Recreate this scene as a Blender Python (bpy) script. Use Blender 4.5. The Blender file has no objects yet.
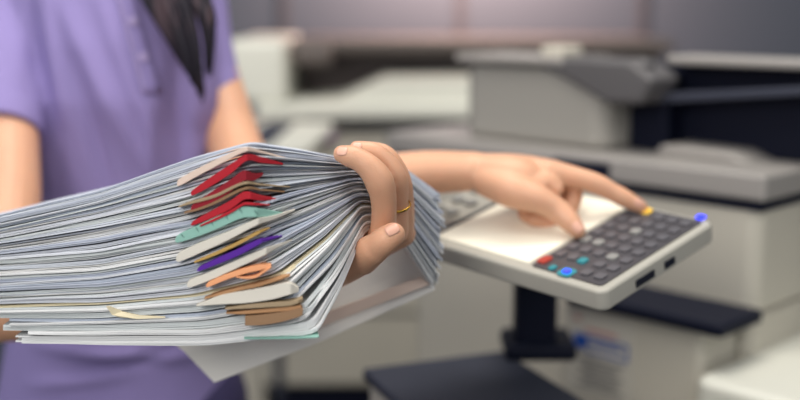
import bpy, bmesh, math, random
import numpy as np
from mathutils import Vector, Matrix
from mathutils.bvhtree import BVHTree
from mathutils import noise as mnoise

# ------------------------------------------------------------------ camera
SC = bpy.context.scene
COL = SC.collection
FPX = 1100.0
PITCH = math.radians(10)
CAM = Vector((0, 0, 1.3))
FW = Vector((0, math.cos(PITCH), -math.sin(PITCH)))
UP = Vector((0, math.sin(PITCH), math.cos(PITCH)))
RT = Vector((1, 0, 0))
cd = bpy.data.cameras.new('camera')
cam = bpy.data.objects.new('camera', cd)
COL.objects.link(cam)
cam.location = CAM
cam.rotation_euler = (math.radians(90) - PITCH, 0, 0)
cd.sensor_width = 36
cd.lens = 36 * FPX / 800
cd.clip_start = 0.05
cd.dof.use_dof = True
cd.dof.focus_distance = 0.855
cd.dof.aperture_fstop = 2.1
SC.camera = cam
SC.view_settings.view_transform = 'Standard'
SC.view_settings.look = 'None'
SC.view_settings.gamma = 1
SC.view_settings.exposure = -0.13

# ------------------------------------------------------------------ world and lights
w = bpy.data.worlds.new('world')
SC.world = w
w.use_nodes = True
bg = w.node_tree.nodes['Background']
bg.inputs[0].default_value = (0.82, 0.90, 1.0, 1)
bg.inputs[1].default_value = 0.38

def area(name, loc, target, size, power, color):
    l = bpy.data.lights.new(name, 'AREA')
    l.shape = 'RECTANGLE'
    l.size, l.size_y = size
    l.energy = power
    l.color = color
    o = bpy.data.objects.new(name, l)
    COL.objects.link(o)
    o.location = loc
    o.rotation_euler = (Vector(target) - Vector(loc)).to_track_quat('-Z', 'Y').to_euler()
    return o
area('ceiling_light', (-0.5, 0.3, 2.75), (0.0, 1.2, 0.9), (1.2, 1.2), 17, (1.0, 0.95, 0.88))
area('window_light', (-1.0, -1.0, 2.0), (0.05, 1.2, 1.0), (0.9, 0.8), 26, (1.0, 0.96, 0.90))
area('wall_glow_light', (0.2, 3.0, 1.78), (0.2, 3.3, 1.40), (0.5, 0.15), 40, (1.0, 0.62, 0.48))  # unseen warm source added to make the glow on the back wall
area('side_fill_light', (1.3, -0.2, 2.4), (0.1, 1.1, 1.0), (0.9, 0.9), 13, (1.0, 0.97, 0.92))  # added fill from the right, brightens the paper fan; not a room fixture
area('rear_ceiling_light', (0.1, 1.2, 2.6), (0.1, 2.4, 0.9), (0.9, 0.5), 26, (1.0, 0.95, 0.86))

def P(px, py, d):
    px, py, d = float(px), float(py), float(d)
    return CAM + d * (FW + RT * ((px - 400) / FPX) + UP * ((200 - py) / FPX))

def ray(px, py):
    return (FW + RT * ((px - 400) / FPX) + UP * ((200 - py) / FPX))

# ------------------------------------------------------------------ materials
def lin(c):
    return tuple(((v / 255) / 12.92 if v / 255 <= 0.04045 else (((v / 255) + 0.055) / 1.055) ** 2.4) for v in c) + (1,)

def mat(name, rgb, rough=0.5, metal=0.0, bump=0.0, bscale=200, var=0.0, vscale=8, emis=0, sss=0, coat=0):
    m = bpy.data.materials.new(name)
    m.use_nodes = True
    nt = m.node_tree
    b = nt.nodes['Principled BSDF']
    c = lin(rgb)
    b.inputs['Base Color'].default_value = c
    b.inputs['Roughness'].default_value = rough
    b.inputs['Metallic'].default_value = metal
    if coat: b.inputs['Coat Weight'].default_value = coat
    if sss:
        b.inputs['Subsurface Weight'].default_value = sss
        b.inputs['Subsurface Radius'].default_value = (1.0, 0.35, 0.2)
        b.inputs['Subsurface Scale'].default_value = 0.006
    if emis:
        b.inputs['Emission Color'].default_value = c
        b.inputs['Emission Strength'].default_value = emis
    tc = nt.nodes.new('ShaderNodeTexCoord')
    if var:
        n = nt.nodes.new('ShaderNodeTexNoise')
        n.inputs['Scale'].default_value = vscale
        n.inputs['Detail'].default_value = 4
        nt.links.new(tc.outputs['Object'], n.inputs['Vector'])
        mx = nt.nodes.new('ShaderNodeMix')
        mx.data_type = 'RGBA'
        mx.inputs[6].default_value = tuple(v * (1 - var) for v in c[:3]) + (1,)
        mx.inputs[7].default_value = tuple(min(1, v * (1 + var)) for v in c[:3]) + (1,)
        nt.links.new(n.outputs['Fac'], mx.inputs[0])
        nt.links.new(mx.outputs[2], b.inputs['Base Color'])
    if bump:
        n2 = nt.nodes.new('ShaderNodeTexNoise')
        n2.inputs['Scale'].default_value = bscale
        n2.inputs['Detail'].default_value = 2
        nt.links.new(tc.outputs['Object'], n2.inputs['Vector'])
        bp = nt.nodes.new('ShaderNodeBump')
        bp.inputs['Strength'].default_value = bump
        bp.inputs['Distance'].default_value = 0.001
        nt.links.new(n2.outputs['Fac'], bp.inputs['Height'])
        nt.links.new(bp.outputs[0], b.inputs['Normal'])
    return m

M = {}
M['skin'] = mat('skin', (214, 163, 132), 0.5, var=0.12, vscale=22, bump=0.25, bscale=500, sss=0.15)
M['nail'] = mat('nail', (222, 170, 148), 0.35)
M['shirt'] = mat('lavender_pique', (142, 129, 184), 0.85, bump=0.7, bscale=900, var=0.05, vscale=10)
M['button'] = mat('shirt_button', (168, 152, 196), 0.3)
M['hair'] = mat('dark_hair', (30, 20, 26), 0.75, var=0.35, vscale=60)
M['hair'] = None
def hair_mat():
    m = mat('dark_brown_hair', (30, 22, 28), 0.6)
    nt = m.node_tree; b = nt.nodes['Principled BSDF']
    tc = nt.nodes.new('ShaderNodeTexCoord'); mp = nt.nodes.new('ShaderNodeMapping'); n = nt.nodes.new('ShaderNodeTexNoise')
    mp.inputs['Scale'].default_value = (95, 30, 5); n.inputs['Scale'].default_value = 1; n.inputs['Detail'].default_value = 3
    cr = nt.nodes.new('ShaderNodeValToRGB')
    cr.color_ramp.elements[0].position = 0.50; cr.color_ramp.elements[0].color = lin((24, 20, 32))
    cr.color_ramp.elements[1].position = 0.74; cr.color_ramp.elements[1].color = lin((92, 72, 78))
    nt.links.new(tc.outputs['Object'], mp.inputs['Vector']); nt.links.new(mp.outputs[0], n.inputs['Vector'])
    nt.links.new(n.outputs['Fac'], cr.inputs[0]); nt.links.new(cr.outputs[0], b.inputs['Base Color'])
    b.inputs['Specular IOR Level'].default_value = 0.25
    return m
M['hair'] = hair_mat()
M['trouser'] = mat('dark_indigo_cloth', (58, 52, 92), 0.8, var=0.1)
M['gold'] = mat('gold', (228, 180, 80), 0.22, metal=1)
M['wall'] = mat('wall_paint', (68, 78, 92), 0.8, var=0.06, vscale=2)
M['joint'] = mat('wall_joint', (62, 62, 70), 0.7)
M['floor'] = mat('floor_vinyl', (105, 100, 96), 0.5, var=0.08, vscale=5)
M['plastic'] = mat('grey_plastic', (192, 187, 175), 0.45, bump=0.1, bscale=600)
M['plastic_mid'] = mat('mid_grey_plastic', (152, 149, 143), 0.45, bump=0.1, bscale=600)
M['plastic_light'] = mat('cream_plastic', (216, 216, 206), 0.45)
M['slab'] = mat('scanner_grey', (150, 146, 143), 0.45)
M['hinge'] = mat('hinge_plastic', (88, 86, 88), 0.6)
M['casing'] = mat('panel_casing', (172, 169, 160), 0.45)
M['navy'] = mat('navy_black_plastic', (12, 17, 36), 0.55)
M['charcoal'] = mat('charcoal_plastic', (60, 63, 76), 0.6, var=0.05)
for _m in (M['navy'], M['charcoal']): _m.node_tree.nodes['Principled BSDF'].inputs['Specular IOR Level'].default_value = 0.2
M['seam'] = mat('dark_seam', (60, 60, 64), 0.7)
M['keypad'] = mat('keypad_panel', (72, 69, 73), 0.4)
M['key'] = mat('grey_key', (92, 90, 95), 0.4)
M['key_light'] = mat('light_key', (140, 140, 138), 0.4)
M['key_red'] = mat('red_key', (170, 60, 50), 0.4)
M['key_teal'] = mat('teal_key', (40, 130, 140), 0.4, emis=0.15)
M['key_blue'] = mat('blue_light', (50, 60, 255), 0.3, emis=1.6)
M['key_yellow'] = mat('yellow_light', (240, 195, 70), 0.3, emis=0.35)
M['screen'] = mat('lit_screen', (240, 235, 218), 0.5, emis=0.14)
M['label_blue'] = mat('label_blue', (24, 74, 160), 0.5)
M['label_line'] = mat('label_print', (100, 98, 100), 0.6)
M['label_red'] = mat('label_red', (190, 130, 125), 0.6)
M['label_white'] = mat('label_white', (192, 188, 178), 0.5)
M['violet'] = mat('violet_plastic', (140, 105, 145), 0.5)
M['brownglass'] = mat('smoky_brown_plastic', (74, 64, 64), 0.35)
M['umber'] = mat('warm_grey_plastic', (88, 80, 77), 0.45)

PAPER_COLS = [(216, 219, 226), (206, 211, 220), (224, 223, 221), (192, 198, 212), (210, 215, 216), (184, 192, 206), (226, 227, 228)]
PAPERS = [mat('paper_%s' % n, c, 0.75, var=0.03, vscale=30) for n, c in zip('abcdefg', PAPER_COLS)]
M['cream'] = mat('cream_paper', (226, 214, 182), 0.75)
M['mint'] = mat('mint_paper', (138, 184, 172), 0.7)
M['red'] = mat('red_card', (176, 22, 40), 0.85)
M['darkred'] = mat('crimson_card', (140, 14, 34), 0.85)
M['tan'] = mat('tan_card', (158, 138, 110), 0.7)
M['kraft'] = mat('kraft_card', (176, 132, 92), 0.7)
M['ochre'] = mat('ochre_card', (186, 150, 84), 0.7)
M['brown'] = mat('brown_card', (142, 110, 80), 0.7)
M['purple'] = mat('purple_card', (84, 30, 150), 0.85)
M['orange'] = mat('peach_card', (236, 164, 116), 0.6)
M['offwhite'] = mat('offwhite_card', (214, 209, 198), 0.6)
M['pinkwhite'] = mat('pinkish_card', (222, 200, 186), 0.6)
M['whitefolder'] = mat('white_folder', (222, 220, 216), 0.6)
M['ink'] = mat('green_ink_lines', (60, 100, 96), 0.6)

# ------------------------------------------------------------------ helpers
def tag(o, label=None, cat=None, group=None, kind=None):
    if label: o['label'] = label
    if cat: o['category'] = cat
    if group: o['group'] = group
    if kind: o['kind'] = kind
    return o

def empty(name, loc=(0, 0, 0), label=None, cat=None, group=None):
    o = bpy.data.objects.new(name, None)
    o.empty_display_size = 0.05
    COL.objects.link(o)
    o.location = loc
    tag(o, label, cat, group)
    return o

def link_mesh(name, verts, faces, m, parent=None, smooth=False, bevel=0, segs=3):
    me = bpy.data.meshes.new(name)
    me.from_pydata([tuple(v) for v in verts], [], faces)
    bm = bmesh.new(); bm.from_mesh(me)
    bmesh.ops.recalc_face_normals(bm, faces=bm.faces)
    bm.to_mesh(me); bm.free()
    me.materials.append(m)
    if smooth or bevel:
        me.polygons.foreach_set('use_smooth', [True] * len(me.polygons))
    o = bpy.data.objects.new(name, me)
    COL.objects.link(o)
    if parent:
        o.parent = parent
        o.matrix_parent_inverse = Matrix.Translation(-Vector(parent.location)) if parent.type == 'EMPTY' else Matrix()
    if bevel:
        b = o.modifiers.new('bevel', 'BEVEL'); b.width = bevel; b.segments = segs
        b.limit_method = 'ANGLE'; b.angle_limit = math.radians(35)
        o.modifiers.new('wn', 'WEIGHTED_NORMAL')
    return o

def prism(poly, off):
    """closed prism: polygon points (3D) extruded by vector(s) off"""
    n = len(poly)
    V = [Vector(p) for p in poly] + [Vector(p) + Vector(off) for p in poly]
    F = [tuple(range(n)), tuple(range(2 * n - 1, n - 1, -1))]
    for i in range(n):
        j = (i + 1) % n
        F.append((i, j, n + j, n + i))
    return V, F

class MB:
    def __init__(s): s.V = []; s.F = []
    def add(s, V, F):
        k = len(s.V); s.V += [Vector(v) for v in V]; s.F += [tuple(i + k for i in f) for f in F]
        return s
    def build(s, name, m, parent=None, **k): return link_mesh(name, s.V, s.F, m, parent, **k)

class Frame:
    """local frame: origin, unit vectors a,b,c"""
    def __init__(s, o, a, b, c=Vector((0, 0, 1))): s.o, s.a, s.b, s.c = Vector(o), Vector(a), Vector(b), Vector(c)
    def p(s, a, b, c): return s.o + s.a * a + s.b * b + s.c * c
    def box(s, a0, a1, b0, b1, c0, c1):
        return prism([s.p(a0, b0, c0), s.p(a1, b0, c0), s.p(a1, b1, c0), s.p(a0, b1, c0)], s.c * (c1 - c0))
    def rrect(s, a0, a1, b0, b1, c0, c1, r, n=5):
        pts = []
        for (cx, cy, t0) in ((a1 - r, b1 - r, 0), (a0 + r, b1 - r, 90), (a0 + r, b0 + r, 180), (a1 - r, b0 + r, 270)):
            for i in range(n + 1):
                t = math.radians(t0 + 90 * i / n)
                pts.append(s.p(cx + r * math.cos(t), cy + r * math.sin(t), c0))
        return prism(pts, s.c * (c1 - c0))

def catmull(pts, n):
    """pts: array (k,dim) -> resampled n per segment"""
    pts = np.array(pts, float)
    e = np.vstack([2 * pts[0] - pts[1], pts, 2 * pts[-1] - pts[-2]])
    out = []
    for i in range(1, len(e) - 2):
        for j in range(n):
            t = j / n
            out.append(0.5 * ((2 * e[i]) + (-e[i - 1] + e[i + 1]) * t + (2 * e[i - 1] - 5 * e[i] + 4 * e[i + 1] - e[i + 2]) * t * t + (-e[i - 1] + 3 * e[i] - 3 * e[i + 1] + e[i + 2]) * t ** 3))
    out.append(pts[-1])
    return np.array(out)

def tube(pts, radii, flat=1.0, up=(0, 0, 1), seg=20, n=6, cap=True):
    """smooth tapered tube; radii = half width along side vector, flat*radius along up"""
    k = [list(p) + [r] + [f] for p, r, f in zip(pts, radii, flat if isinstance(flat, (list, tuple)) else [flat] * len(pts))]
    c = catmull(k, n)
    V, F = [], []
    rings = []
    up = Vector(up)
    tang = []
    for i in range(len(c)):
        a = Vector(c[max(0, i - 1)][:3]); b = Vector(c[min(len(c) - 1, i + 1)][:3])
        tang.append((b - a).normalized())
    def ring(center, t, r, fl):
        s = up.cross(t)
        if s.length < 1e-4: s = Vector((1, 0, 0)).cross(t)
        s.normalize(); u = t.cross(s).normalized()
        return [center + s * (r * math.cos(2 * math.pi * q / seg)) + u * (r * fl * math.sin(2 * math.pi * q / seg)) for q in range(seg)]
    if cap:
        for q in (0.0, 25, 50, 72):
            t = math.radians(q if q else 3)
            rings.append(ring(Vector(c[0][:3]) - tang[0] * c[0][3] * math.cos(t) * min(1, c[0][4]), tang[0], c[0][3] * math.sin(t), c[0][4]))
    for i in range(len(c)):
        rings.append(ring(Vector(c[i][:3]), tang[i], c[i][3], c[i][4]))
    if cap:
        for q in (72, 50, 25, 0):
            t = math.radians(q if q else 3)
            rings.append(ring(Vector(c[-1][:3]) + tang[-1] * c[-1][3] * math.cos(t) * min(1, c[-1][4]), tang[-1], c[-1][3] * math.sin(t), c[-1][4]))
    for r in rings: V += r
    for i in range(len(rings) - 1):
        for q in range(seg):
            F.append((i * seg + q, i * seg + (q + 1) % seg, (i + 1) * seg + (q + 1) % seg, (i + 1) * seg + q))
    F.append(tuple(range(seg))[::-1]); F.append(tuple((len(rings) - 1) * seg + q for q in range(seg)))
    return V, F

def ellipsoid(c, r, rot=None, u=24, v=14):
    V, F = [], []
    for i in range(v + 1):
        t = math.pi * min(max(i / v, 0.004), 0.996)
        for j in range(u):
            a = 2 * math.pi * j / u
            p = Vector((r[0] * math.sin(t) * math.cos(a), r[1] * math.sin(t) * math.sin(a), r[2] * math.cos(t)))
            if rot: p = rot @ p
            V.append(Vector(c) + p)
    for i in range(v):
        for j in range(u):
            F.append((i * u + j, i * u + (j + 1) % u, (i + 1) * u + (j + 1) % u, (i + 1) * u + j))
    F.append(tuple(range(u))); F.append(tuple(v * u + j for j in range(u))[::-1])
    return V, F

def fuse(o, voxel, smooth_it, fac=0.5):
    r = o.modifiers.new('r', 'REMESH'); r.mode = 'VOXEL'; r.voxel_size = voxel; r.use_smooth_shade = True
    s = o.modifiers.new('s', 'SMOOTH'); s.factor = fac; s.iterations = smooth_it
    dg = bpy.context.evaluated_depsgraph_get(); dg.update()
    me = bpy.data.meshes.new_from_object(o.evaluated_get(dg))
    m = o.data.materials[0]
    o.modifiers.clear(); o.data = me
    me.materials.clear(); me.materials.append(m)
    me.polygons.foreach_set('use_smooth', [True] * len(me.polygons))
    return o

def bvh(o):
    me = o.data
    return BVHTree.FromPolygons([v.co for v in me.vertices], [tuple(p.vertices) for p in me.polygons])

def hit(t, px, py):
    r = ray(px, py).normalized()
    loc, nor, _, _ = t.ray_cast(CAM, r)
    return loc, nor

# ------------------------------------------------------------------ room
def struct(o): o['kind'] = 'structure'; return o
W0 = Frame((0, 0, 0), (1, 0, 0), (0, 1, 0))
struct(link_mesh('floor', *W0.box(-2.6, 2.6, -1.6, 3.42, -0.1, 0), M['floor']))
struct(link_mesh('wall_back', *W0.box(-2.6, 2.6, 3.3, 3.42, 0, 2.8), M['wall']))
struct(link_mesh('wall_right', *W0.box(2.5, 2.6, -1.6, 3.3, 0, 2.8), M['wall']))
struct(link_mesh('baseboard_back', *W0.box(-2.6, 2.5, 3.28, 3.3, 0, 0.1), M['joint']))
for i, px in enumerate((-60, 110, 285, 460, 640, 820)):
    x = (px - 400) / FPX * 3.28
    struct(link_mesh('trim_%d' % (i + 1), *W0.box(x - 0.012, x + 0.012, 3.29, 3.3, 0.1, 2.8), M['joint']))

# ------------------------------------------------------------------ far printer
fp = empty('photocopier', (0.05, 2.65, 0), 'light grey photocopier with a white lid, far back against the grey wall', 'printer')
m = MB(); m.add(*W0.box(-0.307, 0.62, 2.38, 2.95, 0.45, 1.045)); m.build('body', M['plastic'], fp, bevel=0.012)
link_mesh('base', *W0.box(-0.29, 0.60, 2.40, 2.93, 0.0, 0.45), M['navy'], fp, bevel=0.01)
link_mesh('gap_trim', *W0.box(-0.30, 0.61, 2.365, 2.94, 1.04, 1.062), M['charcoal'], fp, bevel=0.003)
link_mesh('scanner_bed', *W0.box(-0.307, 0.62, 2.34, 2.95, 1.062, 1.094), M['plastic_light'], fp, bevel=0.006)
# lid: wedge rising towards the right
z0 = 1.092
prof = [(-0.24, z0), (-0.24, z0 + 0.004), (-0.13, z0 + 0.008), (-0.035, z0 + 0.052), (0.30, z0 + 0.055), (0.30, z0)]
link_mesh('lid', *prism([(x, 2.37, z) for x, z in prof], (0, 0.3, 0)), M['plastic_light'], fp, bevel=0.006)
m = MB(); m.add(*W0.rrect(-0.375, -0.245, 2.36, 2.80, 0, 0.14, 0.02))
for v in m.V: v.z += 1.09
m.build('feeder_block', M['plastic_light'], fp, bevel=0.022, segs=5)
link_mesh('feeder_cavity', *W0.box(-0.235, 0.62, 2.62, 2.9, 1.09, 1.20), M['brownglass'], fp, bevel=0.006)
link_mesh('feeder_cover', *W0.box(-0.25, 0.62, 2.5, 2.9, 1.196, 1.226), M['umber'], fp, bevel=0.01)
link_mesh('feeder_hinge', *W0.box(-0.235, -0.15, 2.42, 2.60, 1.17, 1.215), M['umber'], fp, bevel=0.012)
for zz in (0.62, 0.80, 0.93):
    link_mesh('drawer_seam', *W0.box(-0.29, 0.60, 2.377, 2.381, zz, zz + 0.006), M['seam'], fp)
link_mesh('side_slot', *W0.box(-0.285, -0.262, 2.374, 2.382, 0.42, 0.55), M['charcoal'], fp, bevel=0.002)
link_mesh('side_cabinet', *W0.box(-0.46, -0.309, 2.42, 2.93, 0, 1.0), M['plastic'], fp, bevel=0.01)
PF = Frame((-0.30, 2.12, 1.035), Vector((0.95, -0.3, 0)).normalized(), Vector((0.28, 0.9, 0.22)).normalized())
PF.c = PF.a.cross(PF.b).normalized(); PF.b = PF.c.cross(PF.a)
p2 = link_mesh('control_panel', *PF.rrect(-0.03, 0.13, -0.02, 0.15, -0.018, 0.0, 0.012), M['plastic_light'], fp, bevel=0.003)
link_mesh('key_area', *PF.box(-0.01, 0.05, 0.0, 0.13, 0.0, 0.003), M['charcoal'], p2)
link_mesh('panel_arm', *W0.box(-0.27, -0.22, 2.14, 2.4, 0.98, 1.02), M['plastic_mid'], fp, bevel=0.005)
link_mesh('violet_tab', *W0.box(-0.205, -0.14, 2.355, 2.375, 1.012, 1.038), M['violet'], fp, bevel=0.004)

# ------------------------------------------------------------------ near printer
e1 = Vector((-0.70, 0.714, 0)).normalized(); e2 = Vector((0.714, 0.70, 0)).normalized()
K = Vector((0.437, 1.30, 0))
E = Frame(K, e1, e2)
pr = empty('office_printer', K + e1 * 0.25 + e2 * 0.25, 'large beige multifunction printer with a tilted control panel, nearest machine on the right', 'printer')
sb = link_mesh('scanner_bed', *E.box(0, 0.66, 0, 0.55, 1.067, 1.10), M['slab'], pr, bevel=0.005)
link_mesh('grip_recess', *E.box(0.222, 0.318, -0.003, 0.02, 1.066, 1.092), M['navy'], sb, bevel=0.003)
link_mesh('shadow_gap', *E.box(0.006, 0.65, 0.006, 0.54, 1.054, 1.068), M['navy'], pr)
link_mesh('body', *E.rrect(0.008, 0.60, 0.008, 0.54, 0.925, 1.055, 0.02), M['plastic'], pr, bevel=0.004)
# feeder
link_mesh('feeder_block', *E.rrect(0.262, 0.530, 0.04, 0.26, 1.10, 1.213, 0.03), M['plastic_mid'], pr, bevel=0.012, segs=5)
link_mesh('feeder_lid', *E.box(0.33, 0.535, 0.030, 0.15, 1.216, 1.228), M['slab'], pr, bevel=0.004)
link_mesh('feeder_cavity', *E.box(-0.3, 0.255, 0.14, 0.26, 1.10, 1.222), M['navy'], pr, bevel=0.004)
link_mesh('feeder_cavity_left', *E.box(0.20, 0.262, 0.10, 0.2, 1.10, 1.21), M['navy'], pr, bevel=0.004)
link_mesh('feeder_cover', *E.box(-0.35, 0.20, 0.09, 0.16, 1.222, 1.234), M['slab'], pr, bevel=0.004)
link_mesh('hinge_cap', *E.box(0.345, 0.385, 0.05, 0.10, 1.226, 1.243), M['plastic'], pr, bevel=0.005)
m = MB(); m.add(*prism([E.p(0.39, 0.032, 1.220), E.p(0.33, 0.032, 1.200), E.p(0.255, 0.032, 1.168), E.p(0.20, 0.032, 1.170), E.p(0.18, 0.032, 1.205), E.p(0.22, 0.032, 1.228), E.p(0.33, 0.032, 1.230)], e2 * 0.07))
m.build('hinge_arm', M['hinge'], pr, bevel=0.008)
link_mesh('hinge_arm_tip', *ellipsoid(E.p(0.215, 0.055, 1.222), (0.018, 0.018, 0.010)), M['hinge'], pr, smooth=True)
m = MB(); m.add(*prism([E.p(0.22, 0.08, 1.168), E.p(-0.22, 0.08, 1.215), E.p(-0.22, 0.08, 1.224), E.p(0.22, 0.08, 1.180)], e2 * 0.055))
m.build('document_tray', M['charcoal'], pr, bevel=0.002)
link_mesh('output_ramp', *prism([E.p(0.20, 0.07, 1.10), E.p(0.06, 0.07, 1.10), E.p(0.09, 0.07, 1.112), E.p(0.19, 0.07, 1.114)], e2 * 0.1), M['slab'], pr, bevel=0.004)
# lower cabinet
LQ = Vector((0.36, 1.26, 0))
L = Frame(LQ, e1, e2)
lc = link_mesh('lower_cabinet', *L.rrect(0, 0.214, 0, 0.09, 0.0, 0.918, 0.012), M['plastic'], pr, bevel=0.004)
link_mesh('shelf', *L.rrect(-0.03, 0.20, -0.010, 0.092, 0.918, 0.934, 0.008), M['navy'], pr, bevel=0.004)
link_mesh('base_cabinet', *E.rrect(0.008, 0.60, 0.008, 0.54, 0.0, 0.921, 0.02), M['plastic'], pr, bevel=0.004)
link_mesh('finisher', *L.rrect(-0.42, -0.006, -0.03, 0.5, 0.0, 0.872, 0.02), M['plastic_light'], pr, bevel=0.012, segs=5)
link_mesh('finisher_slot', *L.box(-0.13, -0.105, -0.034, -0.025, 0.835, 0.845), M['navy'], pr, bevel=0.002)
# label on the cabinet face (thin sheet stuck to the -e2 side)
lab = link_mesh('label', *L.box(0.093, 0.196, -0.0012, 0.001, 0.800, 0.910), M['label_white'], pr)
def lbox(a0, a1, c0, c1, mm, name='print_line', dz=-0.002):
    return link_mesh(name, *L.box(a0, a1, dz, -0.001, c0, c1), M[mm], lab)
lbox(0.164, 0.186, 0.860, 0.879, 'label_blue', 'blue_emblem', -0.0026)
for (c0, c1) in ((0.876, 0.8785), (0.856, 0.8585)): lbox(0.104, 0.165, c0, c1, 'label_blue', 'blue_outline')
lbox(0.102, 0.105, 0.856, 0.8785, 'label_blue', 'blue_outline')
lbox(0.112, 0.160, 0.868, 0.872, 'label_blue', 'blue_print')
lbox(0.176, 0.186, 0.897, 0.902, 'label_red', 'red_print')
lbox(0.120, 0.168, 0.884, 0.888, 'label_red', 'red_print')
for i in range(7):
    lbox(0.108 + (i % 3) * 0.006, 0.18 - (i % 2) * 0.012, 0.846 - i * 0.006, 0.848 - i * 0.006, 'label_line')

# side output tray with dark top, and the post that carries the panel
T0 = P(362, 368, 1.28); TZ = T0.z; T0.z = 0
ta = Vector((0.93, 0.37, 0)).normalized(); tb = Vector((0.37, -0.93, 0)).normalized()
T = Frame(T0, ta, tb)
link_mesh('tray_cabinet', *T.box(0.006, 0.175, 0.006, 0.5, 0.0, TZ - 0.014), M['plastic'], pr, bevel=0.006)
link_mesh('tray_top', *T.box(0, 0.185, 0, 0.5, TZ - 0.014, TZ), M['charcoal'], pr, bevel=0.004)
pb = P(533, 342, 1.33); pb.z = 0
PB = Frame(pb, (1, 0, 0), (0, 1, 0))
link_mesh('post_foot', *PB.rrect(-0.036, 0.05, -0.03, 0.05, TZ - 0.002, TZ + 0.02, 0.008), M['navy'], pr, bevel=0.008)
link_mesh('panel_post', *PB.rrect(-0.023, 0.027, -0.02, 0.03, 0.89, 1.035, 0.008), M['navy'], pr, bevel=0.003)

# control panel
A_ = P(424, 240, 1.0881); B_ = P(603, 293, 0.93); C_ = P(718, 222, 1.03)
pa = (B_ - A_); LA = pa.length; pa.normalize()
pbv = (C_ - B_); LB = pbv.length; pbv.normalize()
pn = pa.cross(pbv).normalized(); pbv = pn.cross(pa).normalized()
CP = Frame(A_, pa, pbv, pn)
def on_panel(px, py):
    r = ray(px, py); t = (A_ - CAM).dot(pn) / r.dot(pn)
    q = CAM + r * t - A_
    return q.dot(pa), q.dot(pbv), t
cp = link_mesh('control_panel', *CP.rrect(-0.055, LA, 0, LB, -0.020, 0, 0.010, 6), M['casing'], pr, bevel=0.0035)
link_mesh('panel_underside', *CP.rrect(-0.045, LA - 0.024, 0.016, LB - 0.006, -0.030, -0.020, 0.010), M['plastic_mid'], cp, bevel=0.003)
# link to the post
m = MB(); m.add(*prism([CP.p(0.04, 0.10, -0.030), CP.p(0.12, 0.10, -0.030), CP.p(0.12, 0.16, -0.030), CP.p(0.04, 0.16, -0.030)], Vector((pb.x, pb.y, 1.0)) - CP.p(0.08, 0.13, -0.020)))
m.build('panel_arm', M['navy'], pr, bevel=0.004)
link_mesh('screen', *CP.box(0.006, LA * 0.575, LB * 0.07, LB * 0.95, 0, 0.0012), M['screen'], cp)
link_mesh('screen_bezel', *CP.box(-0.001, 0.0028, LB * 0.05, LB * 0.97, 0, 0.0016), M['charcoal'], cp)
link_mesh('keypad', *CP.rrect(LA * 0.60, LA * 0.962, LB * 0.05, LB * 0.955, 0, 0.0014, 0.004), M['keypad'], cp)
def key(a, b, sa, sb, mm, h=0.0032, name='key'):
    k = link_mesh(name, *CP.rrect(a - sa, a + sa, b - sb, b + sb, 0.001, h, min(sa, sb) * 0.5, 2), M[mm], cp)
    if mm != 'key': tag(k, {'key_light': 'light grey key', 'key_red': 'red key', 'key_teal': 'teal key', 'key_blue': 'glowing blue indicator', 'key_yellow': 'glowing yellow start key'}[mm])
    return k
random.seed(3)
special = [on_panel(567, 274), on_panel(583, 263), on_panel(553, 270), on_panel(545, 262), on_panel(646, 213), on_panel(701, 219)]
for i in range(5):
    for j in range(8):
        a = LA * (0.645 + 0.068 * i); b = LB * (0.12 + 0.108 * j)
        if min(math.hypot(a - s[0], b - s[1]) for s in special) < 0.011: continue
        key(a, b, 0.0048, 0.0052, 'key_light' if (i, j) in ((0, 3), (2, 5), (3, 2), (1, 3)) else 'key')
a, b, _ = special[0]; key(a, b, 0.0075, 0.0075, 'key_teal', 0.0022); key(a, b, 0.0034, 0.0034, 'key_blue', 0.0036, 'indicator')
a, b, _ = special[1]; key(a, b, 0.004, 0.005, 'key_teal')
a, b, _ = special[2]; key(a, b, 0.003, 0.004, 'key_teal')
a, b, _ = special[3]; key(a, b, 0.005, 0.007, 'key_red')
a, b, _ = special[4]; key(a, b, 0.0055, 0.0055, 'key_yellow', 0.0035)
a, b, _ = special[5]; key(a, b, 0.0042, 0.0042, 'key_blue', 0.003, 'indicator')
for i in range(2):
    for j in range(5):
        key(-0.041 + 0.019 * i, LB * (0.2 + 0.165 * j), 0.0065, 0.006, 'key_light')
# sockets on the right-hand side wall of the panel
for (b0, b1) in ((0.045, 0.072), (0.088, 0.103)):
    link_mesh('socket', *CP.box(LA - 0.004, LA + 0.001, b0, b1, -0.015, -0.008), M['navy'], cp)

# ------------------------------------------------------------------ woman
wm = empty('person', P(115, 200, 1.38) * 1.0, 'person in a lavender polo shirt hugging a thick paper stack and pressing a printer key', 'person')
wm.location.z = 0
TC = P(112, 200, 1.38)
def zrow(py, d=1.38): return P(112, py, d).z
# finger targets on the panel
ia, ib, Td = on_panel(645, 212)
ta_, tb_, Tt = on_panel(581, 237)

Bd = MB()
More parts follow.
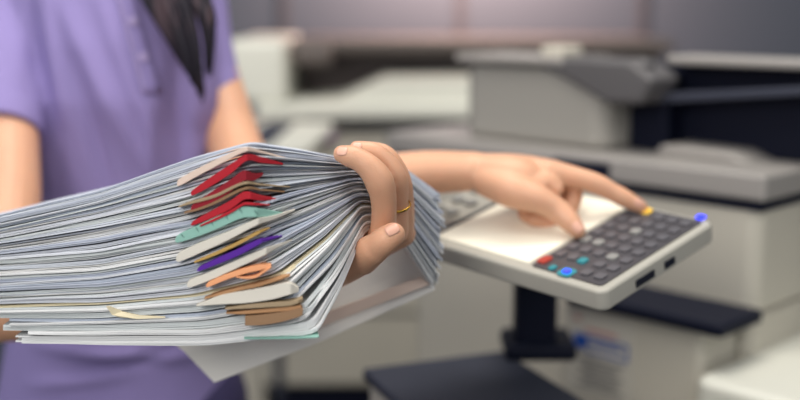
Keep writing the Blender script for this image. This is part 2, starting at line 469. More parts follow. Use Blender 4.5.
# torso, neck and head inside the shirt
torso_rows = [(-62, 0.055, 0.05, 118), (-45, 0.100, 0.06, 114), (-15, 0.122, 0.080, 114), (40, 0.125, 0.095, 118), (95, 0.127, 0.104, 120), (150, 0.125, 0.097, 122), (250, 0.110, 0.086, 121), (340, 0.136, 0.100, 113), (430, 0.156, 0.108, 108)]
def loft(rows, grow=0.0, power=2.1, seg=48, fwd=0.0):
    V, F = [], []
    cy = TC.y
    for (py, hw, hd, cx) in rows:
        z = zrow(py); c = P(cx, py, 1.38)
        for q in range(seg):
            t = 2 * math.pi * q / seg
            cx_, sy_ = math.cos(t), math.sin(t)
            x = math.copysign(abs(cx_) ** (2 / power), cx_) * (hw + grow)
            y = math.copysign(abs(sy_) ** (2 / power), sy_) * (hd + grow)
            V.append(Vector((c.x + x, cy + y, z)))
    n = len(rows)
    for i in range(n - 1):
        for q in range(seg):
            F.append((i * seg + q, i * seg + (q + 1) % seg, (i + 1) * seg + (q + 1) % seg, (i + 1) * seg + q))
    F.append(tuple(range(seg))); F.append(tuple((n - 1) * seg + q for q in range(seg))[::-1])
    return V, F
Bd.add(*loft(torso_rows, -0.012))
nk = P(122, -62, 1.38)
Bd.add(*tube([nk - Vector((0, 0, 0.06)), nk + Vector((0.0, -0.01, 0.05)), nk + Vector((0.004, -0.02, 0.10))], [0.055, 0.047, 0.048]))
hc = nk + Vector((0.012, -0.03, 0.185))
Bd.add(*ellipsoid(hc, (0.072, 0.090, 0.105)))
Bd.add(*ellipsoid(hc + Vector((0.01, -0.045, -0.055)), (0.046, 0.045, 0.05)))
Bd.add(*tube([hc + Vector((0.012, -0.086, 0.015)), hc + Vector((0.014, -0.104, -0.022))], [0.007, 0.012]))
for s in (-1, 1):
    Bd.add(*ellipsoid(hc + Vector((0.072 * s, 0.0, -0.015)), (0.008, 0.018, 0.030)))
    Bd.add(*ellipsoid(hc + Vector((0.010 + 0.012 * s, -0.086, -0.052)), (0.013, 0.007, 0.006)))
# left arm (right side of picture) to the panel
LS, LE, LW = P(196, -8, 1.41), P(264, 212, 1.215), P(474, 171, Td + 0.012)
Bd.add(*tube([LS, P(206, 50, 1.40), P(222, 105, 1.375), P(240, 162, 1.305), LE], [0.037, 0.0335, 0.0335, 0.034, 0.035]))
Bd.add(*tube([LE, P(330, 196, 1.15), P(415, 175, Td + 0.04), LW], [0.037, 0.036, 0.0255, 0.0225], flat=[1, 1, 0.95, 0.86]))
def pt(px, py, dd): return P(px, py, Td + dd)
Bd.add(*tube([pt(452, 171, 0.018), pt(482, 170, 0.01), pt(515, 176, 0.0), pt(535, 183, 0.0)], [0.0165, 0.0205, 0.025, 0.020], flat=[0.85, 0.8, 0.82, 0.8]))
# metacarpals
for (mx, my, md) in ((560, 174, 0.0), (555, 172, 0.018), (547, 174, 0.034), (538, 178, 0.047)):
    Bd.add(*tube([pt(480, 170, 0.015), pt((480 + mx) / 2, (167 + my) / 2 - 1, 0.008 + md * 0.6), pt(mx, my, md)], [0.017, 0.0145, 0.0118]))
# index finger pressing the key
Bd.add(*tube([pt(548, 172, 0.0), pt(562, 175, 0.0), pt(578, 178, -0.002), pt(597, 184, -0.004), pt(612, 192, -0.004), pt(624, 198, -0.004), pt(641, 207, -0.003)],
             [0.0125, 0.0122, 0.0105, 0.0102, 0.0092, 0.0090, 0.0068]))
# middle, ring, little fingers curled under the palm
Bd.add(*tube([pt(555, 173, 0.018), pt(572, 186, 0.016), pt(569, 207, 0.010), pt(551, 222, 0.004), pt(534, 219, 0.004)], [0.0115, 0.0105, 0.0098, 0.009, 0.0078]))
Bd.add(*tube([pt(547, 175, 0.034), pt(560, 188, 0.032), pt(553, 208, 0.022), pt(538, 219, 0.012), pt(525, 214, 0.012)], [0.011, 0.0102, 0.0095, 0.0088, 0.0076]))
Bd.add(*tube([pt(538, 178, 0.047), pt(546, 190, 0.045), pt(538, 203, 0.036), pt(527, 208, 0.028), pt(519, 203, 0.026)], [0.010, 0.0092, 0.0085, 0.0078, 0.0068]))
# thumb
Bd.add(*tube([pt(488, 180, 0.0), pt(512, 190, -0.018), pt(535, 199, -0.026)], [0.017, 0.0175, 0.0135]))
Bd.add(*tube([pt(522, 193, -0.022), pt(538, 199, -0.028), pt(556, 209, -0.030), P(570, 222, (Tt + Td) / 2 - 0.02), P(578, 231, Tt - 0.008)], [0.0160, 0.0135, 0.0118, 0.0104, 0.0076]))
# web between thumb and index
Bd.add(*tube([pt(525, 186, -0.012), pt(546, 184, -0.010), pt(556, 189, -0.012)], [0.014, 0.0115, 0.008]))

# right arm (left side of picture) under the stack
RS, RE, RW = P(6, 2, 1.33), P(-10, 306, 1.12), P(308, 268, 0.975)
Bd.add(*tube([RS, P(4, 120, 1.255), P(5, 215, 1.19), RE], [0.042, 0.0385, 0.0375, 0.037]))
Bd.add(*tube([RE, P(90, 298, 1.09), P(220, 285, 1.02), RW], [0.038, 0.036, 0.029, 0.024], flat=[1, 1, 0.9, 0.8]))
# gripping hand
Bd.add(*tube([P(296, 270, 0.985), P(325, 264, 0.962), P(352, 252, 0.932), P(376, 240, 0.910)], [0.024, 0.022, 0.020, 0.016], flat=[0.8, 0.75, 0.7, 0.7], up=(0.3, 0.6, 0.7)))
MC = [(385, 234, 0.893), (395, 230, 0.910), (401, 230, 0.927), (403, 234, 0.943)]
for q in MC:
    Bd.add(*tube([P(330, 264, 0.955), P((330 + q[0]) / 2, (264 + q[1]) / 2, (0.955 + q[2]) / 2), P(*q)], [0.016, 0.014, 0.0112]))
Bd.add(*tube([P(383, 236, 0.893), P(384, 212, 0.877), P(383, 195, 0.868), P(379, 181, 0.862), P(370, 168, 0.859), P(358, 159, 0.859), P(351, 156.5, 0.860), P(342, 154, 0.861)], [0.0110, 0.0102, 0.0108, 0.0116, 0.0102, 0.0090, 0.0092, 0.0072]))
Bd.add(*tube([P(396, 232, 0.910), P(397, 206, 0.897), P(397, 191, 0.890), P(394, 177, 0.884), P(385, 162, 0.880), P(373, 152.5, 0.878), P(357, 149, 0.878)], [0.0105, 0.0092, 0.0097, 0.0104, 0.0090, 0.0084, 0.0068]))
Bd.add(*tube([P(402, 232, 0.927), P(403, 208, 0.915), P(401, 184, 0.904), P(394, 166, 0.900), P(384, 154, 0.899), P(370, 149, 0.899)], [0.010, 0.0092, 0.0094, 0.0086, 0.0080, 0.0065]))
Bd.add(*tube([P(403, 236, 0.943), P(405, 214, 0.933), P(403, 194, 0.923), P(397, 178, 0.919), P(388, 168, 0.918), P(378, 163, 0.918)], [0.0095, 0.0084, 0.0086, 0.0078, 0.0072, 0.006]))
Bd.add(*tube([P(325, 272, 0.948), P(341, 266, 0.922), P(359, 258, 0.892), P(374, 249, 0.872)], [0.0175, 0.0165, 0.0145, 0.0125]))
Bd.add(*tube([P(362, 259, 0.890), P(374, 249.5, 0.873), P(384, 241, 0.864), P(393, 234.5, 0.861)], [0.0135, 0.0118, 0.0112, 0.0098]))
body = Bd.build('body', M['skin'], wm)
fuse(body, 0.0017, 5)
BT = bvh(body)

# finger nails
def nail(px, py, direction, ln, wd, nudge=0.0002, toward=None):
    h, n = hit(BT, px, py)
    if h is None: return
    if toward is not None: n = Vector(toward).normalized()
    d = Vector(direction); d = (d - n * d.dot(n)).normalized(); s = n.cross(d)
    V, F = [], []
    NU, NV = 8, 8
    for i in range(NU + 1):
        for j in range(NV + 1):
            u = (i / NU * 2 - 1); v = (j / NV * 2 - 1)
            x = u * wd * math.sqrt(max(0, 1 - 0.30 * v * v)); y = v * ln * math.sqrt(1 - 0.32 * u * u)
            V.append(h + s * x + d * y + n * (nudge + 0.0004 - x * x / 0.014 - 0.0003 * v * v))
    for i in range(NU):
        for j in range(NV):
            a = i * (NV + 1) + j
            F.append((a, a + 1, a + NV + 2, a + NV + 1))
    o = link_mesh('fingernail', V, F, M['nail'], wm, smooth=True)
    so = o.modifiers.new('s', 'SOLIDIFY'); so.thickness = 0.0006
    return o
nail(392, 229, P(400, 226, 0.86) - P(384, 235, 0.86), 0.0056, 0.0050)
nail(342, 150.5, P(335, 151, 0.86) - P(352, 154, 0.86), 0.0046, 0.0042)
nail(357, 146, P(350, 147, 0.878) - P(366, 149, 0.878), 0.0040, 0.0038)
nail(639, 203, P(650, 209, Td) - P(630, 198, Td), 0.0052, 0.0045)
nail(578, 227, P(582, 234, Tt) - P(570, 218, Tt), 0.0055, 0.005)

# ring
rc = P(397, 205, 0.8965); rt_ = (P(395, 181, 0.885) - P(397, 206, 0.897)).normalized()
rpts = []
sx = rt_.cross(Vector((0, 1, 0))).normalized(); sy = rt_.cross(sx)
V, F = [], []
for i in range(32):
    a = 2 * math.pi * i / 32
    ctr = (sx * math.cos(a) + sy * math.sin(a))
    for j in range(8):
        b = 2 * math.pi * j / 8
        V.append(rc + ctr * (0.0109 + 0.0007 * math.cos(b)) + rt_ * (0.0012 * math.sin(b)))
for i in range(32):
    for j in range(8):
        F.append((i * 8 + j, i * 8 + (j + 1) % 8, ((i + 1) % 32) * 8 + (j + 1) % 8, ((i + 1) % 32) * 8 + j))
tag(link_mesh('ring', V, F, M['gold'], wm, smooth=True), 'thin gold ring')

# shirt
S = MB()
S.add(*loft(torso_rows, 0.004))
bust = [P(82, 92, 1.325), P(160, 95, 1.325)]
for b in bust: S.add(*ellipsoid(b, (0.070, 0.052, 0.085)))
# sleeves
S.add(*tube([P(34, -30, 1.36), P(12, 6, 1.335), P(3, 70, 1.29), P(-1, 131, 1.246)], [0.055, 0.052, 0.050, 0.0465], cap=False))
S.add(*tube([P(176, -30, 1.40), P(190, 0, 1.41), P(199, 45, 1.40), P(211, 99, 1.385)], [0.052, 0.048, 0.043, 0.042], cap=False))
shirt = S.build('polo_shirt', M['shirt'], wm)
fuse(shirt, 0.0045, 12)
ST0 = bvh(shirt)
# cloth folds: diagonal ridges running from shoulder to waist
me = shirt.data
def seg_d(px, py, a, b):
    ax, ay = a; bx, by = b
    t = max(0, min(1, ((px - ax) * (bx - ax) + (py - ay) * (by - ay)) / ((bx - ax) ** 2 + (by - ay) ** 2)))
    return math.hypot(px - ax - t * (bx - ax), py - ay - t * (by - ay)), t
def W(px, py):
    p = P(px, py, 1.28); return (p.x, p.z)
folds = [((62, -10), (150, 175), 12, 0.006), ((100, -20), (175, 190), 9, 0.004), ((40, 20), (62, 190), 11, -0.005), ((85, 60), (112, 200), 8, -0.0045),
         ((160, 60), (150, 200), 9, 0.004), ((178, 60), (176, 210), 7, -0.004), ((196, 90), (192, 210), 8, 0.003), ((33, -15), (40, 95), 6, -0.0045), ((48, -20), (70, 120), 8, 0.005),
         ((20, 355), (210, 372), 7, 0.006), ((60, 385), (200, 355), 7, -0.005), ((10, 400), (130, 378), 8, 0.004)]
wf = [(W(*a), W(*b), r * 1.28 / FPX, h) for a, b, r, h in folds]
cy0 = TC.y
for v in me.vertices:
    if v.co.y > cy0: continue
    d = 0
    for a, b, r, h in wf:
        q, t = seg_d(v.co.x, v.co.z, a, b)
        d += 1.7 * h * math.exp(-(q / r) ** 2) * math.sin(math.pi * min(1, max(0, 0.08 + 0.84 * t))) 
    d += 0.0025 * mnoise.noise(Vector((v.co.x * 22, v.co.z * 9, 1)))
    v.co.y -= d
me.update()
ST = bvh(shirt)
# cuffs
for (a, b, r, nm) in ((P(1, 112, 1.259), P(-1, 134, 1.244), 0.0472, 0), (P(207, 82, 1.389), P(211.5, 101, 1.384), 0.0425, 1)):
    c = tube([a, (a + b) / 2, b], [r, r + 0.0006, r], cap=False, seg=40)
    link_mesh('sleeve_cuff', *c, M['shirt'], shirt, smooth=False, bevel=0.0015)
# placket
def strip(pxs, half, lift, name, m_, parent, thick=0.0012):
    V, F = [], []
    prev = None
    for i, (px, py) in enumerate(pxs):
        row = []
        for k in (-1, -0.33, 0.33, 1):
            h, n = hit(ST, px + k * half, py - k * half * 0.12)
            row.append(h - ray(px, py).normalized() * lift)
        V += row
    for i in range(len(pxs) - 1):
        for k in range(3):
            a = i * 4 + k; F.append((a, a + 1, a + 5, a + 4))
    o = link_mesh(name, V, F, m_, parent, smooth=True)
    so = o.modifiers.new('s', 'SOLIDIFY'); so.thickness = thick
    return o
def lerp(a, b, t): return a + (b - a) * t
PLK = [(lerp(120, 153, i / 16), lerp(-25, 94, i / 16)) for i in range(17)]
strip(PLK, 9, 0.0012, 'placket', M['shirt'], shirt)
strip([(x - 8.2, y) for x, y in PLK], 0.8, 0.0030, 'stitch_line', M['button'], shirt, 0.0005)
strip([(lerp(145, 160, i / 4), 88) for i in range(5)], 1.2, 0.0030, 'stitch_line', M['shirt'], shirt, 0.0006)
for (px, py) in ((133, 21), (124, -15), (143, 57)):
    h, n = hit(ST, px, py)
    t = ray(px, py).normalized(); c = h - t * 0.0028
    n = (n - t).normalized() if n.dot(t) < 0 else -t
    a = n.orthogonal().normalized(); b = n.cross(a)
    fr = Frame(c, a, b, n)
    V, F = [], []
    ringp = [fr.p(0.0056 * math.cos(2 * math.pi * q / 24), 0.0056 * math.sin(2 * math.pi * q / 24), 0) for q in range(24)]
    bt = link_mesh('button', *prism(ringp, n * 0.002), M['button'], shirt, bevel=0.0006)
    for (u, v) in ((-1, -1), (1, -1), (1, 1), (-1, 1)):
        q = fr.p(u * 0.0012, v * 0.0012, 0.0021)
# collar
cz = P(120, -62, 1.38)
V, F = [], []
for i in range(40):
    t = math.radians(-82 + (344 - 0) * i / 39 - 98 + 90)
    for (r, z) in ((0.056, 0.035), (0.058, 0.040), (0.072, 0.0)):
        V.append(Vector((cz.x + r * math.cos(t), cz.y - 0.006 + r * 0.95 * math.sin(t), cz.z + z - 0.01)))
for i in range(39):
    for k in range(2):
        a = i * 3 + k; F.append((a, a + 1, a + 4, a + 3))
co = link_mesh('collar', V, F, M['shirt'], shirt, smooth=True)
co.modifiers.new('s', 'SOLIDIFY').thickness = 0.003

# trousers / legs (below the frame)
Tm = MB()
hz = zrow(430)
hx = P(120, 430, 1.38).x
for s in (-1, 1):
    Tm.add(*tube([(hx + 0.07 * s, cy0, hz + 0.02), (hx + 0.085 * s, cy0, 0.45), (hx + 0.09 * s, cy0 + 0.01, 0.06)], [0.085, 0.058, 0.045]))
    Tm.add(*tube([(hx + 0.09 * s, cy0 + 0.02, 0.035), (hx + 0.10 * s, cy0 - 0.16, 0.028)], [0.036, 0.032], flat=0.75))
Tm.add(*ellipsoid((hx, cy0, hz - 0.02), (0.15, 0.11, 0.10)))
tr = Tm.build('trousers', M['trouser'], wm)
fuse(tr, 0.01, 4)

# hair: cap over the skull plus a long lock falling over the left shoulder
random.seed(11)
H = MB()
H.add(*ellipsoid(hc + Vector((-0.002, 0.022, 0.022)), (0.086, 0.094, 0.108)))
for i in range(300):
    u = random.random()
    tip_u = u
    # root row above the frame, tips gather to a point at about (200,100)
    x0 = lerp(138, 206, u) + random.uniform(-2, 2)
    dz = random.uniform(0, 0.02) + 0.012 * math.sin(u * math.pi)
    d0 = 1.245 - dz
    if u > 0.72: xe, ye = random.uniform(205, 213), random.uniform(48, 80)
    else: xe, ye = lerp(186, 204, u / 0.72) + random.uniform(-2, 2), lerp(70, 104, (u / 0.72)) + random.uniform(-12, 2)
    midx = lerp(x0, xe, 0.45) + lerp(-3, 7, u)
    pts = [hc + Vector((0.03 + 0.05 * u, 0.01 + 0.03 * random.random(), 0.03 - 0.03 * random.random())), P(x0 - 4, -70, d0 + 0.05), P(x0, -12, d0 + 0.012), P(midx, lerp(-12, ye, 0.45), d0), P(xe, ye, d0 - 0.004)]
    r = random.uniform(0.0010, 0.0020)
    H.add(*tube(pts, [r, r * 1.3, r * 1.2, r, 0.0003], seg=6, n=5, cap=False))
hair = H.build('hair', M['hair'], wm, smooth=True)

# ------------------------------------------------------------------ the pile of documents
# stations: lines of the pile seen along its front edge, from the far left round the near corner to the fan behind the hand
FROW = [0.0, 0.2, 0.4, 0.6, 0.8, 1.0]
STN = {
 0.0: [(-60, 228), (0, 215), (100, 190), (190, 159), (247, 142), (298, 150), (345, 159), (372, 160), (398, 163), (440, 194)],
 0.2: [(-60, 247), (0, 238), (100, 219), (190, 198), (246, 180), (298, 176), (350, 172), (376, 172), (403, 181), (445, 222)],
 0.4: [(-60, 266), (0, 262), (100, 254), (190, 236), (256, 214), (305, 199), (354, 183), (380, 184), (405, 197), (444, 243)],
 0.6: [(-60, 291), (0, 289), (100, 283), (190, 270), (262, 246), (312, 222), (358, 195), (382, 197), (405, 212), (442, 261)],
 0.8: [(-60, 314), (0, 314), (100, 313), (200, 306), (290, 288), (330, 248), (362, 207), (384, 211), (404, 226), (439, 277)],
 1.0: [(-60, 340), (0, 343), (100, 347), (210, 347), (320, 337), (342, 290), (365, 232), (386, 228), (404, 242), (435, 292)],
}
DEP = [0.905, 0.885, 0.850, 0.822, 0.800, 0.838, 0.886, 0.915, 0.945, 0.985]
SPOS = np.array([0, 0.10, 0.27, 0.42, 0.53, 0.64, 0.76, 0.83, 0.90, 1.0])
table = np.array([[(x, y, d) for (x, y), d in zip(STN[f], DEP)] for f in FROW])   # 6 x 10 x 3
def row_at(f):
    out = np.zeros((10, 3))
    k = min(4, int(f * 5)); t = f * 5 - k
    a, b = table[k], table[k + 1]
    pa_, pb_ = table[max(0, k - 1)], table[min(5, k + 2)]
    return 0.5 * ((2 * a) + (-pa_ + b) * t + (2 * pa_ - 5 * a + 4 * b - pb_) * t * t + (-pa_ + 3 * a - 3 * b + pb_) * t ** 3) if 0 < k < 4 else a * (1 - t) + b * t
NS = 96
SG = np.linspace(0, 1, NS)
def curve(f, jag=None):
    r = row_at(min(max(f, 0), 1))
    c = np.stack([np.interp(SG, SPOS, r[:, i]) for i in range(3)], 1)
    for _ in range(2):
        c[1:-1] = 0.25 * c[:-2] + 0.5 * c[1:-1] + 0.25 * c[2:]
    return c
BACK = Vector((-0.12, 1.0, -0.115)).normalized()

def make_sheet(mb, f0, f1, i0, i1, wob, shift, depth, dj):
    """one sheet as a thin closed slab following the pile's line between f0 (top) and f1 (bottom)"""
    c0, c1 = curve(f0), curve(f1)
    ii = list(range(i0, i1 + 1))
    rowsV = []
    for k in ii:
        s = SG[k]
        wv = wob[0] * math.sin(s * 9 + wob[1]) + wob[2] * math.sin(s * 23 + wob[3]) * (1.0 if s < 0.75 else 0.6)
        amp = 1.0 if s < 0.5 else max(0.35, 1 - (s - 0.5) * 2.2)
        if s > 0.9: amp = 0.9
        dy = wv * amp
        dd = dj[0] * math.sin(s * 14 + dj[1]) + dj[2] * (1 if s < 0.56 else 1.6)
        if s > 0.84: c1k = c1[k][1] + (c1[k][1] - c0[k][1]) * 2.6
        else: c1k = c1[k][1]
        sh = shift * math.exp(-((s - 0.53) / 0.09) ** 2)
        dep = depth * (1 if s < 0.55 else max(0.35, 1 - (s - 0.55) * 1.6))
        p0 = P(c0[k][0] + sh, c0[k][1] + dy, c0[k][2] + dd)
        p1 = P(c1[k][0] + sh, c1k + dy, c1[k][2] + dd)
        # thickness follows the pile; the back of the sheet is parallel to its front
        rowsV.append([p0, p0 + BACK * dep * 0.5, p0 + BACK * dep, p1 + BACK * dep, p1 + BACK * dep * 0.5, p1])
    n = len(ii); V = [p for r in rowsV for p in r]; F = []
    for a in range(n - 1):
        for k in range(6):
            F.append((a * 6 + k, a * 6 + (k + 1) % 6, (a + 1) * 6 + (k + 1) % 6, (a + 1) * 6 + k))
    F.append((0, 1, 2, 3, 4, 5)); e = (n - 1) * 6
    F.append((e + 5, e + 4, e + 3, e + 2, e + 1, e))
    mb.add(V, F)

random.seed(7)
DOCS = []
ND = 46
edges = [0.0]
for i in range(ND): edges.append(edges[-1] + (2.6 if i == ND - 1 else 1.7 if i in (ND - 3, ND - 6) else random.uniform(0.5, 1.5)))
edges = [e / edges[-1] for e in edges]
for i in range(ND):
    f0, f1 = edges[i], edges[i + 1]
    gap = (f1 - f0) * random.uniform(0.03, 0.16)
    f1g = f1 - gap
    n = max(2, int((f1g - f0) * 215 / (2.4 if i == ND - 1 else random.uniform(1.3, 2.1)) + 0.5))
    mb = MB()
    sh = random.uniform(-7, 7)
    wob_doc = [random.uniform(-1.1, 1.1), random.uniform(0, 6), random.uniform(-0.6, 0.6), random.uniform(0, 6)]
    dd_doc = random.uniform(-0.003, 0.004)
    start = 0
    if i == ND - 1: start = 12
    elif i in (ND - 2,): start = 13
    elif i in (ND - 3, ND - 4, ND - 5): start = 10
    endj = random.randint(0, 1)
    for j in range(n):
        a = f0 + (f1g - f0) * j / n
        b = f0 + (f1g - f0) * (j + random.uniform(0.74, 0.97)) / n
        wob = [wob_doc[0] + random.uniform(-.15, .15), wob_doc[1] + random.uniform(-.25, .25), wob_doc[2] + random.uniform(-.15, .15), wob_doc[3] + random.uniform(-.4, .4)]
        make_sheet(mb, a, b, start + (random.randint(0, 1) if start else 0), NS - 1 - endj - random.randint(0, 1), wob, sh + random.uniform(-2.5, 2.5),
                   0.105, [random.uniform(-0.0008, 0.0008), random.uniform(0, 6), dd_doc + random.uniform(-0.0016, 0.0016)])
    mt = PAPERS[random.randrange(len(PAPERS))]
    if i == 0: mt = PAPERS[3]
    if i == ND - 9: mt = M['cream']
    if i == ND - 1: mt = PAPERS[6]
    o = mb.build('document', mt)
    DOCS.append((float(curve((f0 + f1g) / 2)[51][1]), o))
    if i == 0: tag(o, 'topmost pale blue-white document of the thick paper stack', 'document')
    elif i == ND - 1: tag(o, 'bottommost white document of the thick paper stack, ending short at the left', 'document')
    elif i == ND - 9: tag(o, 'cream-tinted document in the lower third of the paper stack', 'document')
    elif i == ND - 2: tag(o, 'white document directly above the bottommost one in the paper stack', 'document', )
    elif start: tag(o, {ND - 3: 'lowest', ND - 4: 'middle', ND - 5: 'uppermost'}[i] + ' of three white documents low in the paper stack whose left ends show together', 'document', 'documents ending short at the left')
    else: tag(o, 'thin white document bundle among many in the thick held paper stack', 'document', 'white documents in the held stack')

# coloured folders and cards poking out of the near corner
def card(pts, mname, name, label, cat, back=0.06, front=0.006, group=None, marks=False):
    """pts: (px, py_centre, thickness_px) from the left tip round the corner; depth from the pile"""
    k = catmull([list(p) for p in pts], 8)
    V, F = [], []
    def dep(px, py):
        # depth of the pile's front edge at that x (corner nearest)
        cxn = np.interp(py, [142, 180, 214, 246, 288, 337], [247, 246, 256, 262, 290, 320])
        if px <= cxn: return float(np.interp(px, [0, 100, 190, cxn], [0.885, 0.85, 0.822, 0.80]))
        return float(np.interp(px, [cxn, cxn + 50, 365], [0.80, 0.838, 0.886]))
    n = len(k)
    for (x, y, h) in k:
        d = dep(x, y) - front
        h *= 1.15
        f_t = P(x, y - h / 2, d); f_b = P(x, y + h / 2, d)
        V += [f_t, f_t + BACK * back, f_b + BACK * back, f_b]
    for a in range(n - 1):
        for q in range(4):
            F.append((a * 4 + q, a * 4 + (q + 1) % 4, (a + 1) * 4 + (q + 1) % 4, (a + 1) * 4 + q))
    F.append((0, 1, 2, 3)); e = (n - 1) * 4; F.append((e + 3, e + 2, e + 1, e))
    o = link_mesh(name, V, F, M[mname])
    b = o.modifiers.new('bevel', 'BEVEL'); b.width = 0.0004; b.segments = 2; b.limit_method = 'ANGLE'
    tag(o, label, cat, group)
    if marks:
        mb = MB()
        for q in range(6):
            x = lerp(pts[0][0] + 8, pts[-2][0] - 6, q / 5); yy = float(np.interp(x, [p[0] for p in pts], [p[1] for p in pts]))
            hh = float(np.interp(x, [p[0] for p in pts], [p[2] for p in pts]))
            a_ = P(x - 2, yy - hh / 2 + 1, dep(x, yy) - front - 0.0004); b_ = P(x + 2.5, yy + hh * 0.28, dep(x, yy) - front - 0.0004)
            sx_ = Vector((0.0003, 0, 0))
            mb.add(*prism([a_ - sx_, a_ + sx_, b_ + sx_, b_ - sx_], (0, 0.0003, 0)))
        mb.build('printed_line', M['ink'], o)
    return o
card([(177, 183.5, 2), (180, 182, 6), (200, 171, 6.5), (225, 158.5, 5.5), (245, 149.5, 4), (262, 152, 2.2), (285, 158, 1.2)], 'pinkwhite', 'folder', 'cream folder with rounded end, uppermost card at the corner of the stack', 'folder', front=0.007)
card([(191, 193.5, 2), (194, 192, 5), (212, 181, 8), (232, 168, 8), (247, 157.5, 5.5), (262, 160, 5), (283, 164, 1.5)], 'red', 'folder', 'bright red folder, highest of the red ones in the stack', 'folder', front=0.009)
card([(191, 208.5, 2), (194, 206.5, 5), (212, 197, 9.5), (230, 186, 10.5), (243, 176, 9), (254, 177, 6), (263, 174, 2)], 'darkred', 'folder', 'crimson folder, second red one from the top of the stack', 'folder', front=0.009)
card([(178, 207, 1), (190, 203, 2.6), (215, 196, 3.0), (243, 183.5, 2.6), (262, 185, 1.5), (290, 187, 1)], 'tan', 'folder', 'thin tan card between the second and third red folders', 'folder', front=0.010)
card([(184, 213, 1.5), (200, 208, 3.4), (220, 200, 3.4), (245, 188.5, 2.6), (262, 190, 1.8), (285, 192, 1)], 'brown', 'folder', 'thin brown card directly above the third red folder', 'folder', front=0.009)
card([(191, 224.5, 1.5), (195, 222.5, 4), (213, 214, 6.5), (232, 204, 7.5), (245, 195.5, 7), (260, 198, 4.5), (276, 199, 1.5)], 'red', 'folder', 'red folder, third red one from the top of the stack', 'folder', front=0.009)
card([(200, 226, 1.5), (215, 219.5, 2.5), (232, 211, 3), (244, 204, 2.6), (256, 204.5, 2), (270, 205, 1)], 'red', 'folder', 'thinnest red folder, lowest of the red ones above the mint folder', 'folder', front=0.010)
card([(175, 240.5, 2), (179, 238.5, 7), (200, 230, 10), (222, 220.5, 11), (242, 212.5, 10), (262, 213, 7), (284, 214, 2)], 'mint', 'folder', 'pale mint green folder with ruled lines at the stack corner', 'folder', front=0.009, marks=True)
card([(176, 259, 3), (180, 257, 8), (200, 248, 9), (228, 236, 7.5), (256, 222.5, 5.5), (272, 218, 4), (295, 210, 1.5)], 'offwhite', 'folder', 'off-white folder with rounded end right below the mint folder', 'folder', front=0.010)
card([(194, 262.5, 1.5), (210, 256, 3), (235, 245, 3.2), (257, 233.5, 3), (270, 228, 1)], 'ochre', 'folder', 'narrow ochre card just above the purple folder', 'folder', front=0.009)
card([(197, 270.5, 1.5), (201, 268.5, 4), (218, 261, 5.5), (238, 252.5, 6), (256, 243.5, 5), (264, 240.5, 3), (282, 236, 1)], 'purple', 'folder', 'purple folder in the middle of the stack corner', 'folder', front=0.010)
card([(187, 285, 3), (191, 283.5, 6.5), (210, 276, 7.5), (235, 265, 7), (262, 253, 6), (275, 247, 3.5), (292, 240, 1.5)], 'offwhite', 'folder', 'off-white folder between the purple and the peach folders', 'folder', front=0.009)
# peach folder with an open flap
card([(206, 286, 2), (210, 284, 4.5), (225, 277.5, 5), (243, 271.5, 5), (258, 268, 5), (271, 266, 2.5)], 'orange', 'folder', 'peach orange folder with a curled open end', 'folder', front=0.011)
card([(236, 277, 1), (246, 278, 2), (256, 276.5, 2.5), (264, 271.5, 2.5), (271, 267, 2)], 'orange', 'card_slip', 'small peach slip curling below the end of the peach folder', 'paper', front=0.012, back=0.03)
card([(204, 299, 1), (220, 294, 2.6), (240, 289, 3), (262, 284, 3.4), (290, 276, 1.5)], 'kraft', 'folder', 'slim kraft card right below the peach folder', 'folder', front=0.008)
card([(196, 306, 1), (220, 300, 8), (245, 297, 11), (270, 293, 12), (288, 289, 11), (299, 290, 3)], 'offwhite', 'curled_sheet', 'loose off-white sheet with a curled corner above the kraft folders', 'paper', front=0.009)
card([(225, 309, 1.5), (245, 307, 3.4), (270, 305, 4.2), (290, 303.5, 4), (303, 300, 3)], 'tan', 'folder', 'tan folder directly under the curled off-white sheet', 'folder', front=0.010)
card([(226, 313.5, 1), (245, 312.5, 3), (270, 310.5, 3.4), (290, 308.5, 3.4), (301, 306.5, 2)], 'kraft', 'folder', 'orange-brown kraft folder sandwiched between two browner folders', 'folder', front=0.009)
card([(245, 321, 8), (262, 320, 9), (282, 317, 8.5), (300, 312.5, 7), (303, 311, 4)], 'brown', 'folder', 'wide brown folder, lowest coloured card near the bottom corner', 'folder', front=0.011)
card([(244, 339, 0.8), (270, 338.5, 1.4), (300, 338, 1.6), (319, 337, 1.2)], 'mint', 'folder', 'mint green sheet edge along the very bottom of the stack', 'paper', front=0.004)
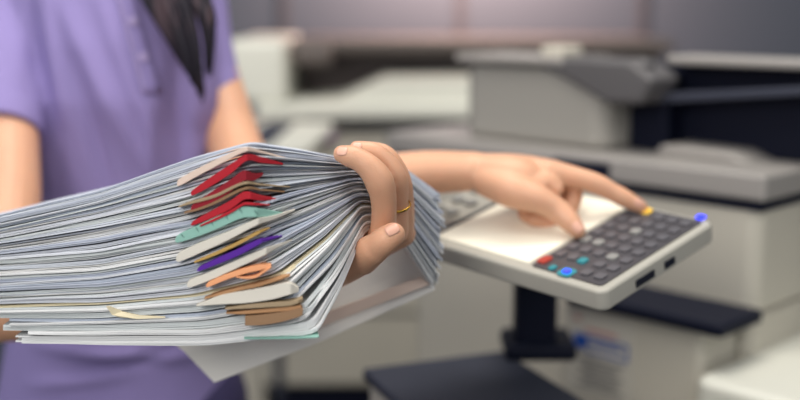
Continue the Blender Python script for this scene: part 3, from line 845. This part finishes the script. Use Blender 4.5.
near = [(149.5, 'the cream uppermost folder'), (158, 'the highest bright red folder'), (176, 'the crimson second red folder'), (183.5, 'the thin tan card'),
        (188.5, 'the thin brown card'), (195.5, 'the third red folder'), (204, 'the thinnest red folder'), (213, 'the mint green folder'), (222.5, 'the rounded off-white folder'),
        (233, 'the narrow ochre card'), (243.5, 'the purple folder'), (253, 'the off-white folder under the purple one'), (267, 'the peach folder'), (280, 'the slim kraft card'),
        (291, 'the curled off-white sheet'), (304, 'the tan folder near the bottom'), (317, 'the wide brown folder')]
used = set()
for y, who in near:
    best = None
    for yy, o in DOCS:
        if o.get('group') == 'white documents in the held stack' and o.name not in used and yy > y:
            if best is None or yy < best[0]: best = (yy, o)
    if best and best[0] - y < 12:
        used.add(best[1].name)
        best[1]['label'] = 'white document bundle in the stack lying directly under ' + who
for yy, o in DOCS:
    if o.get('group') == 'white documents in the held stack' and o.name not in used:
        o['label'] = 'thin white document bundle between others in the stack, no coloured folder directly above it'
# curled torn corner in the left face
cs = []
for (x, y, d) in ((107, 306, 0.838), (118, 313, 0.840), (128, 317, 0.842), (160, 318, 0.832)):
    cs.append(P(x, y, d))
V = [P(106, 306.5, 0.838), P(109, 306, 0.838), P(122, 311.5, 0.841), P(140, 315.5, 0.836), P(165, 316.5, 0.829), P(165, 318, 0.829), P(138, 319, 0.836), P(120, 317.5, 0.840), P(112, 315, 0.840)]
tag(link_mesh('torn_corner', *prism(V, BACK * 0.002), M['cream']), 'small curled cream paper corner sticking out of the left face of the stack', 'paper')

# white folder hanging behind and below the stack
def slab(pts, thick, name, m_, label, cat, bev=0.0006):
    n = (Vector(pts[1]) - Vector(pts[0])).cross(Vector(pts[2]) - Vector(pts[0])).normalized()
    if n.y < 0: n = -n
    o = link_mesh(name, *prism(pts, n * thick), m_)
    b = o.modifiers.new('bevel', 'BEVEL'); b.width = bev; b.segments = 2
    return tag(o, label, cat)
slab([P(150, 325, 1.01), P(184, 352, 0.995), P(214, 383, 0.985), P(320, 342, 0.985), P(433, 291, 0.985), P(432, 280, 0.99), P(405, 240, 1.0), P(330, 255, 1.01)], 0.004, 'white_folder', M['whitefolder'], 'large plain white folder hanging under the stack behind the thumb', 'folder')
slab([P(300, 322, 0.981), P(420, 277, 0.981), P(431, 284, 0.980), P(300, 335, 0.980)], 0.0015, 'white_sheet', M['pinkwhite'], 'narrow white sheet lying against the lower edge of the hanging white folder', 'paper')
